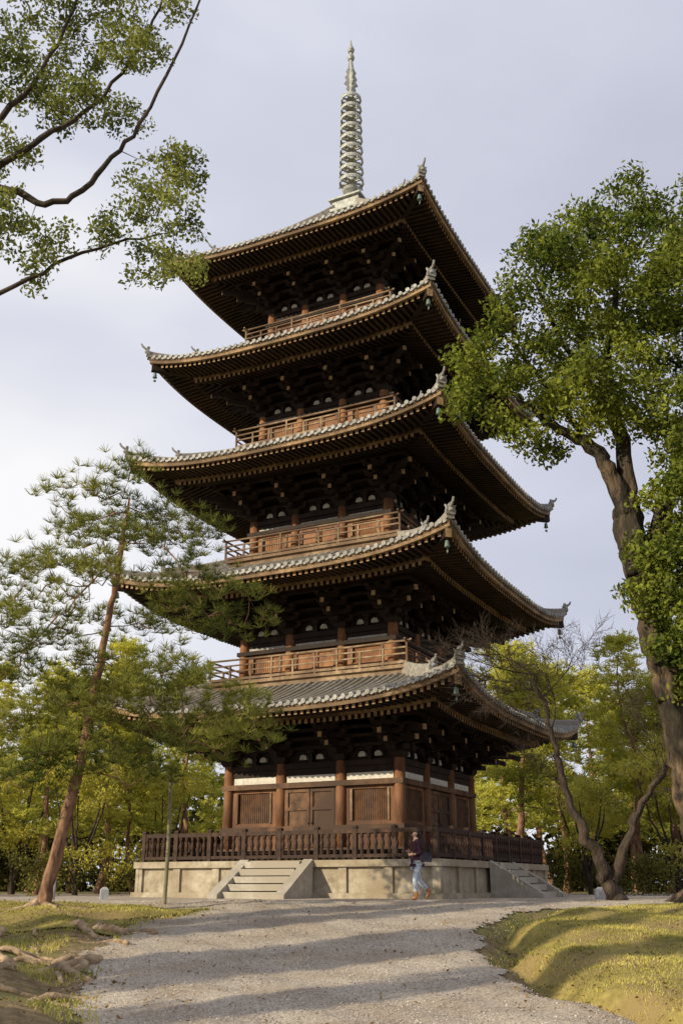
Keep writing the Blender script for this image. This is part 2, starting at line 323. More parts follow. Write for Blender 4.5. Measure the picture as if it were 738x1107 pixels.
for i in range(5):
    E,ze,B,dk,UP=Es[i],ZE[i],Bs[i],DK[i],UPS[i]
    rin=Rs[i+1]-.45 if i<4 else .5
    ztp=DK[i+1]-.12 if i<4 else 26.5
    rise=ztp-ze
    def up(r,s,lo): 
        return UP*(min(abs(s)/E,1.05))**3.2*max(0,min(1.05,(r-lo)/(E-lo)))
    def ztop(r,s):
        t=min(max((E-r)/(E-rin),-.05),1); a=.74 if i<4 else .6
        return ze+rise*(a*t+(1-a)*t*abs(t))+up(r,s,rin if i<4 else 2.2)
    def zu(r,s): return ze+up(r,s,B)-.22+.12*(E-r)
    def zl(r,s): return ze+up(r,s,B)-.27+.28*(E-1.25-r)
    mb=MB()
    for k in range(4):
        nu,nt=26,9 if i<4 else 14; vs=[];fs=[]
        for a in range(nt+1):
            r=E+(rin-E)*a/nt
            for b in range(nu+1):
                s=(-1+2*b/nu)*r; vs.append(P(k,s,r,ztop(r,s)))
        for a in range(nt):
            for b in range(nu):
                q=a*(nu+1)+b; fs.append((q,q+1,q+nu+2,q+nu+1))
        mb.add(vs,fs,0)
        sp=.25; ns=int(E/sp)
        for j in range(-ns,ns+1):
            s=j*sp
            if abs(s)>E-.12: continue
            r1=max(abs(s)+.06,rin); nseg=max(2,int((E-r1)/.45)+1)
            vs=[];fs=[]; jz=random.uniform(-.012,.012); js=random.uniform(-.01,.01)
            for a in range(nseg+1):
                r=E+.03+(r1-E-.03)*a/nseg; z=ztop(r,s)+jz
                for ph in (0,.25,.5,.75,1):
                    an=math.pi*ph; vs.append(P(k,s+js+.068*math.cos(an),r,z+.08*math.sin(an)))
            for a in range(nseg):
                for b in range(4): q=a*5+b; fs.append((q,q+1,q+6,q+5))
            mb.add(vs,fs,0)
            z=ztop(E,s)+.004+jz; c=[]; c2=[]
            for a in range(10):
                an=2*math.pi*a/10; c.append(P(k,s+js+.072*math.cos(an),E+.06,z+.072*math.sin(an))); c2.append(P(k,s+js+.072*math.cos(an),E+.0,z+.072*math.sin(an)))
            mb.add(c+c2,[tuple(range(10))]+[(a,10+a,10+(a+1)%10,(a+1)%10) for a in range(10)],1)
            if abs(s+sp/2)<E-.1:
                vs=[]
                for a in range(5):
                    w=a/4; ss=s+.05+w*(sp-.10); dz=-.06-.035*math.sin(math.pi*w)
                    zz=ztop(E,ss); vs+=[P(k,ss,E+.03,zz+.01-.03*math.sin(math.pi*w)),P(k,ss,E+.03,zz+dz)]
                mb.add(vs,[(2*a,2*a+1,2*a+3,2*a+2) for a in range(4)],1)
    ringbox(mb,E+.015,E-.12,lambda r,s:ztop(min(r,E),s)-.004,lambda r,s:ztop(min(r,E),s)-.07,0,28)
    roof=add('roof',mb.mesh('roof',['tile','tileend']),pag)
    for k in range(4):
        mb=MB()
        def sweep(r0,r1,w,h0,h1,n=10,m=0):
            vs=[];fs=[]
            for a in range(n+1):
                r=r0+(r1-r0)*a/n; z=ztop(r,r)
                c=Vector(P(k,r,r,z)); d=Vector(P(k,1,1,0)).normalized(); nrm=Vector((-d.y,d.x,0))
                for sx,h in((-1,h0),(-1,h1-.06),(-.45,h1),(.45,h1),(1,h1-.06),(1,h0)): 
                    q=c+nrm*(sx*w/2); vs.append((q.x,q.y,q.z+h))
            for a in range(n):
                for b in range(5): q=a*6+b; fs.append((q,q+1,q+7,q+6))
            fs+= [tuple(range(6)),tuple(range(n*6,n*6+6))[::-1]]
            mb.add(vs,fs,m)
        sweep(E+.02,rin,.24,-.06,.22,12); sweep(E-1.25,rin,.18,.18,.38,10)
        add('hip_ridge',mb.mesh('hip_ridge',['tile']),roof)
        ang=math.radians(-45+90*k)
        for rr,hh,scl in((E+.02,.06,.56),(E-1.25,.2,.5)):
            p=P(k,rr,rr,ztop(rr,rr)+hh); add('ridge_ornament',ORN,roof,p,ang,(scl,scl,scl))
        rr=E-.2; p=P(k,rr,rr,zu(rr,rr)-.3); add('wind_bell',BELL,roof,p,ang,(.72,.72,.72))
    mb=MB()
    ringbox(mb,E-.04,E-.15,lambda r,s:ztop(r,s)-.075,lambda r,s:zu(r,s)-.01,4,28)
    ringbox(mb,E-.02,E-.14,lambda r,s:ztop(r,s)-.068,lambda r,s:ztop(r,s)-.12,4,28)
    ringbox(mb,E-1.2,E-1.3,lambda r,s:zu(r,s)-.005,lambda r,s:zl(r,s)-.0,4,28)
    for k in range(4):
        for (r0,r1,f) in((E-.1,E-1.4,zu),(E-1.2,B-.1,zl)):
            nu=26; nt=4; vs=[];fs=[]
            for a in range(nt+1):
                r=r0+(r1-r0)*a/nt
                for b in range(nu+1):
                    s=(-1+2*b/nu)*r; vs.append(P(k,s,r,f(r,s)+.004))
            for a in range(nt):
                for b in range(nu): q=a*(nu+1)+b; fs.append((q,q+nu+1,q+nu+2,q+1))
            mb.add(vs,fs,0)
        sp=.205; ns=int(E/sp)
        for j in range(-ns,ns+1):
            s=(j+.5)*sp
            r0=E-.17; r1=max(E-1.35,abs(s)+.04)
            if r0-r1>.12: mb.beam(P(k,s,r0,zu(r0,s)),P(k,s,r1,zu(r1,s)),.095,.12,1,2)
            r0=E-1.16; r1=max(B-.05,abs(s)+.04)
            if r0-r1>.12: mb.beam(P(k,s,r0,zl(r0,s)),P(k,s,r1,zl(r1,s)),.1,.13,0,2)
        a=E-.1; mb.beam(P(k,a,a,zu(a,a)-.0),P(k,B,B,zl(B,B)+.02),.2,.3,0,2)
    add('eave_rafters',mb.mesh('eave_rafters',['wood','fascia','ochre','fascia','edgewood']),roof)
    zt=ze-1.3
    mb=MB(); mb.box(-B+.13,B-.13,-B+.13,B-.13,dk-.3,ze+.2)
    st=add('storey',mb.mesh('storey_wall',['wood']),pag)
    bay=.35*B
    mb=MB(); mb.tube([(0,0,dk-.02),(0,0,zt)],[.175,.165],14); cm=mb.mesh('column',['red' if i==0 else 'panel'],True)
    for k in range(4):
        for s in(-B,-bay,bay): add('column',cm,st,P(k,s,B,0))
    mb=MB()
    ringbox(mb,B+.09,B-.12,zt-.003,zt-.17,0); ringbox(mb,B+.22,B-.14,dk+.09,dk-.05,1)
    if i==0:
        ringbox(mb,B+.19,B-.12,2.03,1.86,1); ringbox(mb,B+.17,B-.12,3.33,3.17,1); ringbox(mb,B+.03,B-.12,zt-.175,3.55,0)
        wz0,wz1,dz0,dz1=2.03,3.17,1.39,3.17
    else:
        ringbox(mb,B+.19,B-.12,dk+1.12,dk+.99,0); wz0,wz1,dz0,dz1=dk+.28,dk+.99,dk+.09,dk+.99
        ringbox(mb,B+.05,B-.12,dk+.28,dk+.2,0)
        if zt-.18>dk+1.26: ringbox(mb,B+.03,B-.12,zt-.175,dk+1.24,0)
    for q in(1,2,3):
        z=zt+.2+.21*q+.235; ringbox(mb,B+.35*q+.06,B+.35*q-.06,z+.09,z)
    ringbox(mb,B+.06,B-.1,zt+.5,zt+.4); ringbox(mb,B+.06,B-.1,zt+.8,zt+.7)
    ringbox(mb,B+.31,B-.1,zt+1.0,zt+.96)
    add('beam',mb.mesh('beam',['wood','beam']),st)
    for k in range(4):
        mb=MB()
        zz0,zz1=(3.335,3.545) if i==0 else (dk+1.125,dk+1.235)
        for a,b in((-B+.2,-bay-.2),(-bay+.2,bay-.2),(bay+.2,B-.2)): mb.box(a,b,-B-.02,-B+.12,zz0,zz1,1 if i==0 else 0)
        for a,b in((-B,-bay),(-bay,bay),(bay,B)):
            w=(b-a)
            for c in(a+w*.36,b-w*.36):
                hw=.12; o=[(c-hw,zt+.1),(c+hw,zt+.1),(c+hw,zt+.16)]+[(c+hw*math.cos(t),zt+.16+.10*math.sin(t)) for t in(.5,1.05,1.57,2.1,2.64)]+[(c-hw,zt+.16)]
                n_=len(o); vs=[(x,-B-.0,z) for x,z in o]+[(x,-B+.12,z) for x,z in o]
                mb.add(vs,[tuple(range(n_))]+[(j,n_+j,n_+(j+1)%n_,(j+1)%n_) for j in range(n_)])
        add('plaster_panel',mb.mesh('plaster_panel',['white','whitewall']),st,rz=k*math.pi/2)
        for c in(-(B+bay)/2,0,(B+bay)/2): add('strut',STR,st,P(k,c,B,zt),k*math.pi/2)
        w=bay-.2; mb=MB()
        for sg in(-1,1):
            x0,x1=(-w,-.015) if sg<0 else (.015,w)
            mb.box(x0,x1,-B-.03,-B+.12,dz0+.01,dz1-.01,0)
            for (p,q) in((x0,x0+.09),(x1-.09,x1)): mb.box(p,q,-B-.075,-B-.03,dz0+.02,dz1-.02,1)
            nz=4 if i==0 else 2
            for z in np.linspace(dz0+.02,dz1-.13,nz): mb.box(x0+.09,x1-.09,-B-.07,-B-.03,z,z+.1,1)
            z=dz0+.3*(dz1-dz0); mb.tube([(sg*.06,-B-.1,z+.2),(sg*.06,-B-.07,z+.2)],[.03,.03],8,1)
        mb.box(-w-.1,-w,-B-.06,-B+.12,dz0,dz1,1); mb.box(w,w+.1,-B-.06,-B+.12,dz0,dz1,1)
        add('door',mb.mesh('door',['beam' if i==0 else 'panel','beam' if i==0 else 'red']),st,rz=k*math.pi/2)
        for c0 in(-1,1):
            a,b=sorted((c0*(bay+.17),c0*(B-.17)))
            mb=MB()
            mb.box(a,b,-B-.02,-B+.12,wz0,wz0+.12,1); mb.box(a,b,-B-.02,-B+.12,wz1-.1,wz1-.002,1)
            mb.box(a,a+.16,-B-.02,-B+.12,wz0+.12,wz1-.1,1); mb.box(b-.16,b,-B-.02,-B+.12,wz0+.12,wz1-.1,1)
            mb.box(a+.16,a+.22,-B-.06,-B+.12,wz0+.12,wz1-.1,2); mb.box(b-.22,b-.16,-B-.06,-B+.12,wz0+.12,wz1-.1,2)
            xx=a+.25
            while xx<b-.25: mb.box(xx,xx+.05,-B+.03,-B+.06,wz0+.12,wz1-.1,0); xx+=.072
            mb.box(a+.22,b-.22,-B+.07,-B+.125,wz0+.12,wz1-.1,0)
            if i==0: mb.box(a,b,-B+.0,-B+.12,1.39,1.86,1)
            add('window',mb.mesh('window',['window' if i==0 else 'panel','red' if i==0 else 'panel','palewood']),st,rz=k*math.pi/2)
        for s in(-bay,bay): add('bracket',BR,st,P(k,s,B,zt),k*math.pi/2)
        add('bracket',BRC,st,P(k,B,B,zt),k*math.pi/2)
    if i>0:
        R=Rs[i]; mb=MB()
        ringbox(mb,R,B-.1,dk,dk-.1,0); ringbox(mb,R-.1,R-.3,dk-.1,dk-.26,0); ringbox(mb,R-.35,B-.1,dk-.1,dk-.7,1)
        bal=add('balcony',mb.mesh('balcony',['palewood','wood']),pag)
        mb=MB(); r=R-.09
        for z,w in((.05,.08),(.33,.045),(.52,.045)): mb.box(-r-.02*(z<.1),r,-r-w/2,-r+w/2,dk+z,dk+z+w)
        e=.16
        mb.tube([(-r-e,-r,dk+.78),(-r-.08,-r,dk+.74),(-r*.5,-r,dk+.72),(r*.5,-r,dk+.72),(r+.08,-r,dk+.74),(r+e,-r,dk+.78)],[.034]*6,8)
        npst=9
        for q in range(npst):
            x=-r+2*r*q/npst; mb.box(x-.03,x+.03,-r-.03,-r+.03,dk+.0,dk+.70 if q%3==0 else dk+.55)
        RL=mb.mesh('railing',['palewood'])
        for k in range(4): add('railing',RL,bal,rz=k*math.pi/2)
# --- spire
z0=26.45
mb=MB(); mb.box(-.6,.6,-.6,.6,z0,z0+.5); mb.box(-.72,.72,-.72,.72,z0+.5,z0+.58); mb.box(-.78,.78,-.78,.78,z0-.12,z0)
mb.lathe([(.46,.58),(.44,.75),(.32,.95),(.16,1.05),(.34,1.2),(.4,1.3),(.12,1.32)],20,(0,0,z0))
mb.tube([(0,0,z0+1),(0,0,35.6)],[.15,.07],12)
mb.lathe([(.02,0),(.13,.06),(.17,.18),(.13,.32),(.06,.4)],14,(0,0,34.75)); mb.lathe([(.05,0),(.12,.05),(.17,.18),(.12,.32),(.05,.5),(.02,.78)],14,(0,0,35.2))
sp=add('spire',mb.mesh('spire',['bronze'],False),pag)
for q in range(9):
    R=.52-.010*q; mb=MB()
    mb.lathe([(R-.07,-.06),(R,-.08),(R+.012,0),(R,.08),(R-.07,.06)],24,closed=True)
    mb.lathe([(.16,-.1),(.23,0),(.16,.1)],12)
    for a in range(8):
        an=a*math.pi/4; mb.beam((.12*math.cos(an),.12*math.sin(an),.03),((R-.04)*math.cos(an),(R-.04)*math.sin(an),.03),.07,.06)
        c=(R*math.cos(an+.2),R*math.sin(an+.2),-.15); mb.lathe([(.01,.08),(.03,.05),(.04,-.04),(.0,-.05)],6,c)
    add('spire_ring',mb.mesh('spire_ring',['bronze']),sp,(0,0,z0+1.7+.55*q))
mb=MB()
ol=[(.08,0),(.3,.12),(.22,.3),(.42,.4),(.28,.6),(.38,.75),(.24,.95),(.32,1.1),(.18,1.3),(.12,1.65),(.08,1.7)]
for a in range(4):
    an=a*math.pi/2+math.pi/4; c,s=math.cos(an),math.sin(an); n_=len(ol); vs=[]
    for sg in(-.03,.03): vs+=[(x*c*.75-s*sg,x*s*.75+c*sg,z) for x,z in ol]+[(0-s*sg,c*sg,1.7),(-s*sg,c*sg,0)]
    n_+=2; mb.add(vs,[tuple(range(n_)),tuple(range(n_,2*n_))[::-1]]+[(j,n_+j,n_+(j+1)%n_,(j+1)%n_) for j in range(n_)])
add('water_flame_finial',mb.mesh('finial',['bronze']),sp,(0,0,33.0))
# --- platform
mb=MB(); Pp=5.0
mb.box(-Pp-.06,Pp+.06,-Pp-.06,Pp+.06,-.15,.14); mb.box(-Pp+.1,Pp-.1,-Pp+.1,Pp-.1,.14,.82); mb.box(-Pp-.03,Pp+.03,-Pp-.03,Pp+.03,.82,1.0)
for k in range(4):
    for q in range(8):
        s=-Pp+.14+(2*Pp-.28)*q/7
        a=P(k,s-.12,Pp-.03,0); b=P(k,s+.12,Pp-.14,0)
        mb.box(min(a[0],b[0]),max(a[0],b[0]),min(a[1],b[1]),max(a[1],b[1]),.142,.818)
plat=add('stone_platform',mb.mesh('stone_platform',['stone']),pag)
mb=MB()
for q in range(5): mb.box(-.9,.9,-Pp-1.4+.28*q,-Pp-.04,-.1 if q==0 else .2*q-.002,.2*(q+1)-.03)
for sg in(-1,1):
    x0,x1=sorted((sg*.9,sg*1.2)); y0,y1=-Pp-1.62,-Pp-.035
    mb.hexa([(x0,y0,-.15),(x1,y0,-.15),(x1,y1,-.15),(x0,y1,-.15),(x0,y0,.1),(x1,y0,.1),(x1,y1,1.03),(x0,y1,1.03)])
SM=mb.mesh('staircase',['stone2'])
for k in(0,1,2,3): add('staircase',SM,plat,rz=k*math.pi/2)
mb=MB(); mb.box(-3.75,3.75,-3.75,3.75,1.0,1.22); mb.box(-3.95,3.95,-3.95,3.95,1.22,1.3)
add('veranda',mb.mesh('veranda',['wood']),pag)
# --- fences
mb=MB(); mb.box(-.065,.065,-.065,.065,0,.84); mb.hexa([(-.085,-.085,.84),(.085,-.085,.84),(.085,.085,.84),(-.085,.085,.84),(-.05,-.05,.9),(.05,-.05,.9),(.05,.05,.9),(-.05,.05,.9)]); FP=mb.mesh('post',['fence'])
mb=MB(); mb.lathe([(.055,.15),(.055,.25),(.035,.3),(.065,.42),(.035,.56),(.055,.62),(.055,.7)],8); BAL=mb.mesh('baluster',['fence'])
for k in range(4):
    r=4.82
    f=empty('wooden_fence',PC,TH+k*math.pi/2,label='dark wooden balustrade fence standing on the edge of the stone platform',category='fence',group='balustrade around the pagoda platform')
    mb=MB(); mb.box(-r+.075,r-.075,-r-.05,-r+.05,1.7,1.81); add('rail',mb.mesh('rail',['fence']),f)
    mb=MB(); mb.box(-r+.075,r-.075,-r-.045,-r+.045,1.06,1.15); add('rail',mb.mesh('rail',['fence']),f)
    for q in range(8): add('post',FP,f,(-r+2*r*q/8,-r,1.0))
    nb=46
    for q in range(nb):
        x=-r+2*r*(q+.5)/nb; add('baluster',BAL,f,(x,-r,1.0))

# ------------------------------------------------------------ trees
def densify(pl,step=.35):
    out=[]
    for a,b in zip(pl[:-1],pl[1:]):
        a=np.array(a[:3],float);b=np.array(b[:3],float); n=max(1,int(np.linalg.norm(b-a)/step))
        for i in range(n): out.append(a+(b-a)*i/n)
    out.append(np.array(pl[-1][:3],float)); return out
def smooth_pl(pl,sub=4,jit=0):
    pts=[Vector(p[:3]) for p in pl]; rs=[p[3] for p in pl]; out=[]
    for i in range(len(pts)-1):
        p0=pts[max(i-1,0)];p1=pts[i];p2=pts[i+1];p3=pts[min(i+2,len(pts)-1)]
        for j in range(sub):
            t=j/sub; q=.5*((2*p1)+(p2-p0)*t+(2*p0-5*p1+4*p2-p3)*t*t+(3*p1-p0-3*p2+p3)*t**3)
            r=rs[i]+(rs[i+1]-rs[i])*t
            if jit: q=q+Vector((random.gauss(0,jit),random.gauss(0,jit),random.gauss(0,jit)))
            out.append((*q,r))
    out.append((*pts[-1],rs[-1])); return out
def limb(mb,pl,n=8,jit=0,sub=4,lump=0):
    s=smooth_pl(pl,sub,jit); mb.tube([p[:3] for p in s],[p[3]*(1+random.uniform(-.07,.07)) for p in s],n,lump=lump); return s
def grow(mb,nodes,targets,rb=.02,rk=.018,sag=.1,jit=.08,n=5):
    nodes=np.array(nodes); T=np.array(targets)
    d=np.array([np.min(np.linalg.norm(nodes-t,axis=1)) for t in T])
    for t in T[np.argsort(d)]:
        dd=np.linalg.norm(nodes-t,axis=1); k=np.argmin(dd); a=nodes[k]; L=dd[k]
        if L<.05: continue
        m=max(3,int(L/.4)+2); pts=[]
        for i in range(m):
            u=i/(m-1); p=a+(t-a)*u; p=p+np.array([0,0,-sag*L*math.sin(math.pi*u)])
            if 0<i<m-1: p=p+rng.normal(0,jit*min(L,1.5)*.6,3)
            pts.append(p)
        r0=min(rb+rk*L,.16); rr=[r0*(1-u*.75) for u in np.linspace(0,1,m)]
        mb.tube(pts,rr,n,cap=False)
        nodes=np.vstack([nodes,np.array(pts[1:])])
def leaves(C,n,rad,size,flat=.7,asp=.5):
    C=np.repeat(np.array(C),n,axis=0); N=len(C)
    o=rng.normal(0,1,(N,3)); o/=np.linalg.norm(o,axis=1)[:,None]; o*=(rng.uniform(0,1,N)**.45)[:,None]*rad; o[:,2]*=flat
    c=C+o
    u=rng.normal(0,1,(N,3)); u/=np.linalg.norm(u,axis=1)[:,None]
    w=rng.normal(0,1,(N,3)); w=np.cross(u,w); w/=np.linalg.norm(w,axis=1)[:,None]
    s=size*rng.uniform(.6,1.2,N)[:,None]
    return np.stack([c-u*s*.5,c-w*s*asp*.5,c+u*s*.5,c+w*s*asp*.5],1)
def needles(C,n,ln,wd,upb=.5):
    C=np.repeat(np.array(C),n,axis=0); N=len(C)
    d=rng.normal(0,1,(N,3)); d[:,2]=np.abs(d[:,2])*.8+upb-.2; d/=np.linalg.norm(d,axis=1)[:,None]
    w=np.cross(d,rng.normal(0,1,(N,3))); w/=np.linalg.norm(w,axis=1)[:,None]
    l=ln*rng.uniform(.7,1.2,N)[:,None]
    return np.stack([C-w*wd,C+w*wd,C+d*l+w*wd*.5,C+d*l-w*wd*.5],1)
def lobepts(lobes,k):
    out=[]
    for (x,y,z,r) in lobes:
        n=max(3,int(k*r*r))
        v=rng.normal(0,1,(n,3)); v/=np.linalg.norm(v,axis=1)[:,None]; v*=(rng.uniform(.15,1,n)**.5)[:,None]*r; v[:,2]*=.85
        out+=list(v+np.array([x,y,z]))
    return out
def tree(name,base,mb,barkmat,crownV,leafm,label,cat,**kw):
    e=empty(name,base,label=label,category=cat,**kw)
    mb.shift(base); add('trunk',mb.mesh('trunk',[barkmat],True),e)
    if crownV is not None:
        add('crown',polymesh('crown',crownV-np.array(base),leafm),e)
    return e

# big broadleaf tree
mb=MB(); base=(8.3,24.3,-.55)
nodes=[]
tr=[(8.38,24.3,-.75,.66),(8.34,24.3,-.1,.47),(8.25,24.2,1.6,.39),(8.1,24.15,3.3,.38),(7.9,24.1,5,.38),(7.64,24,6.6,.36),(7.42,24,8.0,.37),(7.34,24,9.2,.32)]
l1=[(7.4,24,8.7,.25),(7.0,23.9,10.0,.21),(6.5,23.9,10.8,.17),(5.7,23.9,11.3,.12),(4.9,23.8,12.0,.07),(4.2,23.7,12.6,.04)]
l2=[(7.35,24,9.0,.25),(7.45,24,11,.18),(7.2,24.2,13,.13),(7.6,24.2,15,.09),(8.1,24,17.2,.05)]
l3=[(7.6,24,7.1,.25),(8.3,24,9.0,.2),(9.0,24,11.2,.15),(9.8,24,13.5,.1),(10.3,24,16.5,.06)]
l4=[(7.4,24.1,11.5,.13),(6.6,24.3,13.2,.09),(5.8,24,14.8,.06),(5.4,23.8,16,.035)]
l5=[(8.0,24.1,4.6,.12),(8.8,23.9,6.2,.1),(9.2,24,8,.07)]
l6=[(6.5,23.9,10.8,.11),(5.9,24.2,12.2,.07),(5.1,24.3,13.6,.05),(4.5,24.2,14.4,.03)]
for l,n,sb in((tr,28,10),(l1,14,6),(l2,12,5),(l3,12,5),(l4,8,4),(l5,8,4),(l6,8,4)):
    s=limb(mb,l,n,.03,sb,.11); 
    nodes+=densify(s if l is not tr else [p for p in s if p[2]>3.0])
for q in range(8):
    a=q*.8+.3; limb(mb,[(8.34,24.3,.0,.24),(8.34+.7*math.cos(a),24.3+.7*math.sin(a),-.38,.16),(8.34+1.3*math.cos(a+.2),24.3+1.3*math.sin(a+.2),-.56,.07)],8,lump=.08)
lobes=[(8.3,24,18.0,1.6),(6.9,24.5,17.2,1.4),(10.2,24,17.5,2.0),(5.7,23.6,16.0,1.4),(7.5,24.6,16,1.7),(9.5,23,15,1.9),(4.8,24,14.1,1.35),(6.2,24.2,14.0,1.5),(8.0,23.6,13.6,1.6),(10,24.5,12.5,2.0),(3.9,23.6,12.3,1.05),(5.1,24.0,12.4,1.15),(4.3,23.6,11.1,.8),(12,24,15,2.3),(11.5,24,11,1.8),(9,27,16,1.8),(7,27,14,1.5),(8.5,21.6,14.7,1.5),(6.5,21.8,15.2,1.3),(6.7,22.9,12.2,1.4),(8.9,23,11.2,1.5),(9.3,22.8,9.8,1.25),(5.3,24,11.0,.8),(4.9,23.5,15.2,.8),(7.7,22.9,11.5,1.2),(6.0,23.6,16.9,.8),
 (8.6,23.2,7.9,1.1),(9.3,24,8.6,1.1),(8.3,23.2,7.0,.9),(7.5,23.3,7.6,.6),(7.55,23.3,6.7,.7),(8.1,23.2,6.0,.8),(7.8,23.3,5.3,.65),(8.4,23.4,4.9,.7),(3.5,23.8,13.4,.7),(3.2,23.7,11.8,.5),(8.3,23.1,9.3,.85),(8.1,23.6,4.2,.4),(6.4,23.4,11.4,.5)]
T=lobepts(lobes[:26],11.5)+lobepts(lobes[26:],22)
grow(mb,nodes,T,.012,.014)
tree('camphor_tree',base,mb,'bark',leaves(T,95,.5,.165,.65),'lcam','large broadleaf evergreen tree with thick twisting trunk beside the lawn','tree')

# leaning red pine
mb=MB(); base=(-6.2,22,-.62)
tr=[(-6.22,22,-.85,.18),(-6.08,22,0,.14),(-5.84,22,1.23,.125),(-5.62,22,2.57,.112),(-5.44,22,4.1,.095),(-5.33,22,5.2,.085),(-5.22,22,6.2,.072),(-5.12,22,7.5,.05),(-5.02,22,8.6,.02)]
s=limb(mb,tr,12,.012,5,.05); 
pads=[]
layers=[(8.7,-6.1,-4.3,5),(8.2,-6.8,-3.8,6),(7.8,-4.2,-3.2,3),(7.4,-7.3,-3.1,8),(6.8,-7.7,-2.8,9),(6.1,-7.8,-2.1,11),(5.6,-7.9,-1.8,10),(4.8,-7.8,-3.4,9),(4.2,-7.7,-1.9,14),(3.6,-7.6,-1.5,17),(3.0,-7.4,-1.8,15),(2.5,-7.2,-3.8,9)]
for z,a,b,n in layers:
    for q in range(n):
        x=a+(b-a)*(q+random.random())/n; wy=1.8*math.sqrt(max(.1,1-((x+5.0)/3.8)**2))
        pads.append((x,22+random.uniform(-wy,wy),z+random.uniform(-.35,.35),random.uniform(.35,.72)))
tuft=[]
nodes=[p[:3] for p in s if p[2]>2.6]
cent=[]
for x,y,z,r in pads:
    k=int(50*r*r)+9; tx,ty=random.uniform(-.25,.25),random.uniform(-.25,.25)
    for q in range(k):
        a=random.uniform(0,6.28); rr=r*math.sqrt(random.random())*(1.25 if random.random()<.15 else 1); u,v=rr*math.cos(a)*1.15,rr*math.sin(a)
        tuft.append((x+u,y+v,z+random.gauss(0,.15)+tx*u+ty*v+.12*(1-rr/r)))
    cent.append((x,y,z-.08))
grow(mb,nodes,cent,.011,.010,.08,.16)
subs=[tuft[i] for i in range(0,len(tuft),6)]
grow(mb,[np.array(c) for c in cent],subs,.006,.006,0,.05,4)
pine=tree('pine_tree',base,mb,'pinebark',needles(tuft,24,.21,.0065),'lpine','leaning red pine with layered needle pads on a grassy verge','tree')

# tree reaching in over the path
mb=MB(); base=(-8.5,12.5,-1.4)
nodes=[]
L=[[(-8.5,12.5,-1.6,.45),(-8.4,12.4,1,.36),(-8.2,12.3,3.5,.33),(-7.6,12,6,.28)],
 [(-7.6,12,6,.25),(-6.6,12,8.2,.12),(-5.5,12,9.7,.07),(-4.85,12,9.5,.056),(-4.05,12,9.35,.046),(-3.4,12,10.1,.036),(-2.9,12,11.1,.027),(-2.3,12,13.0,.017),(-1.9,12,14.6,.012)],
 [(-6.6,12,8.2,.1),(-5.3,11.9,9.6,.055),(-4.4,11.8,10.3,.042),(-3.65,12,11.3,.03),(-3.0,12.1,12.9,.019),(-2.7,12,14.3,.012)],
 [(-7.2,12,6.8,.11),(-5.9,12,7.3,.055),(-4.8,12,7.75,.035),(-3.7,12,8.45,.024),(-2.6,12.1,8.85,.012)],
 [(-6.2,12,8.8,.09),(-5.3,12,10.6,.05),(-4.5,12,12.0,.03),(-4.1,12,13.8,.018)],
 [(-7.8,12.1,5.5,.2),(-8.3,13,9,.14),(-8.6,12.6,12.5,.07)],
 [(-7.2,12,7,.15),(-6.8,12.6,10,.12),(-6.2,13,13.5,.06)]]
for q,l in enumerate(L):
    ss=limb(mb,l,9,.022,6,.06); 
    if q: nodes+=densify([p for p in ss],.3)
lobes=[(-4.8,12,12.6,.65),(-4.1,12.4,12.9,.55),(-3.1,12,12.0,.5),(-3.9,11.6,10.9,.5),(-4.4,12.3,11.4,.6),(-3.4,12.3,11.2,.45),(-2.5,12,9.9,.45),(-2.35,12.2,10.1,.38),(-2.7,11.8,9.5,.45),(-2.4,12,9.0,.45),(-2.8,12.3,8.5,.45),(-2.3,12,8.3,.4),(-3.3,12,8.7,.4),(-4.2,12.2,8.8,.35),(-4.7,11.9,8.7,.5),(-5,12,10.3,.55),(-4.3,12,8.2,.35),(-3.1,12.4,13.1,.45),(-4.6,12,13.4,.55),(-3.7,12,13.4,.5),(-4.9,12,11.6,.6),(-2.6,12,13.2,.32),(-3.0,12,9.3,.35),(-4.9,12,9.2,.4),(-3.5,12,12.3,.45),
 (-6.5,12,12,1.2),(-7.5,13,10.5,1.3),(-8.5,12,12.5,1.5),(-6.3,10.8,10,1.0),(-9,13,9,1.2),(-6,13.5,13.5,1.1),(-5.6,11,13.9,.9)]
T=lobepts(lobes[:25],52)+lobepts(lobes[25:],14)
grow(mb,nodes,T,.004,.007,.05,.12,4)
ot=tree('evergreen_tree',base,mb,'darkbark',leaves(T,70,.22,.082,.7),'lmap','evergreen tree with thin dark limbs reaching over the gravel path','tree')
for q in range(22):
    x=random.uniform(-6.8,-3.5); y=random.uniform(12.6,19.8); a=random.uniform(-.5,.7); pts=[]; n_=random.randint(5,8); r=random.uniform(.04,.1)
    for j in range(n_):
        z=float(gz(x,y))+r*(.2+.5*math.sin(j*1.3)) if 0<j<n_-1 else float(gz(x,y))-.12
        pts.append((x-base[0],y-base[1],z-base[2],r*(1-.6*j/n_))); a+=random.uniform(-.7,.7); x+=.3*math.cos(a); y+=.3*math.sin(a)*1.2
        if x>eL(y)-.1: a=math.pi-.5
    m2=MB(); limb(m2,pts,8,.008,4,.1); add('root',m2.mesh('root',['root'],True),ot)
pb=(-6.2,22,-.62)
for q in range(6):
    a=q*1.05; m2=MB(); pts=[]
    x,y=pb[0],pb[1]
    for j in range(5):
        zz=float(gz(x,y))+.02-(.1 if j==4 else 0)+(.12 if j==0 else 0); pts.append((x-pb[0],y-pb[1],zz-pb[2],.09-.017*j)); a+=random.uniform(-.4,.4); x+=.35*math.cos(a); y+=.3*math.sin(a)
    limb(m2,pts,7,.006); add('root',m2.mesh('root',['root'],True),pine)

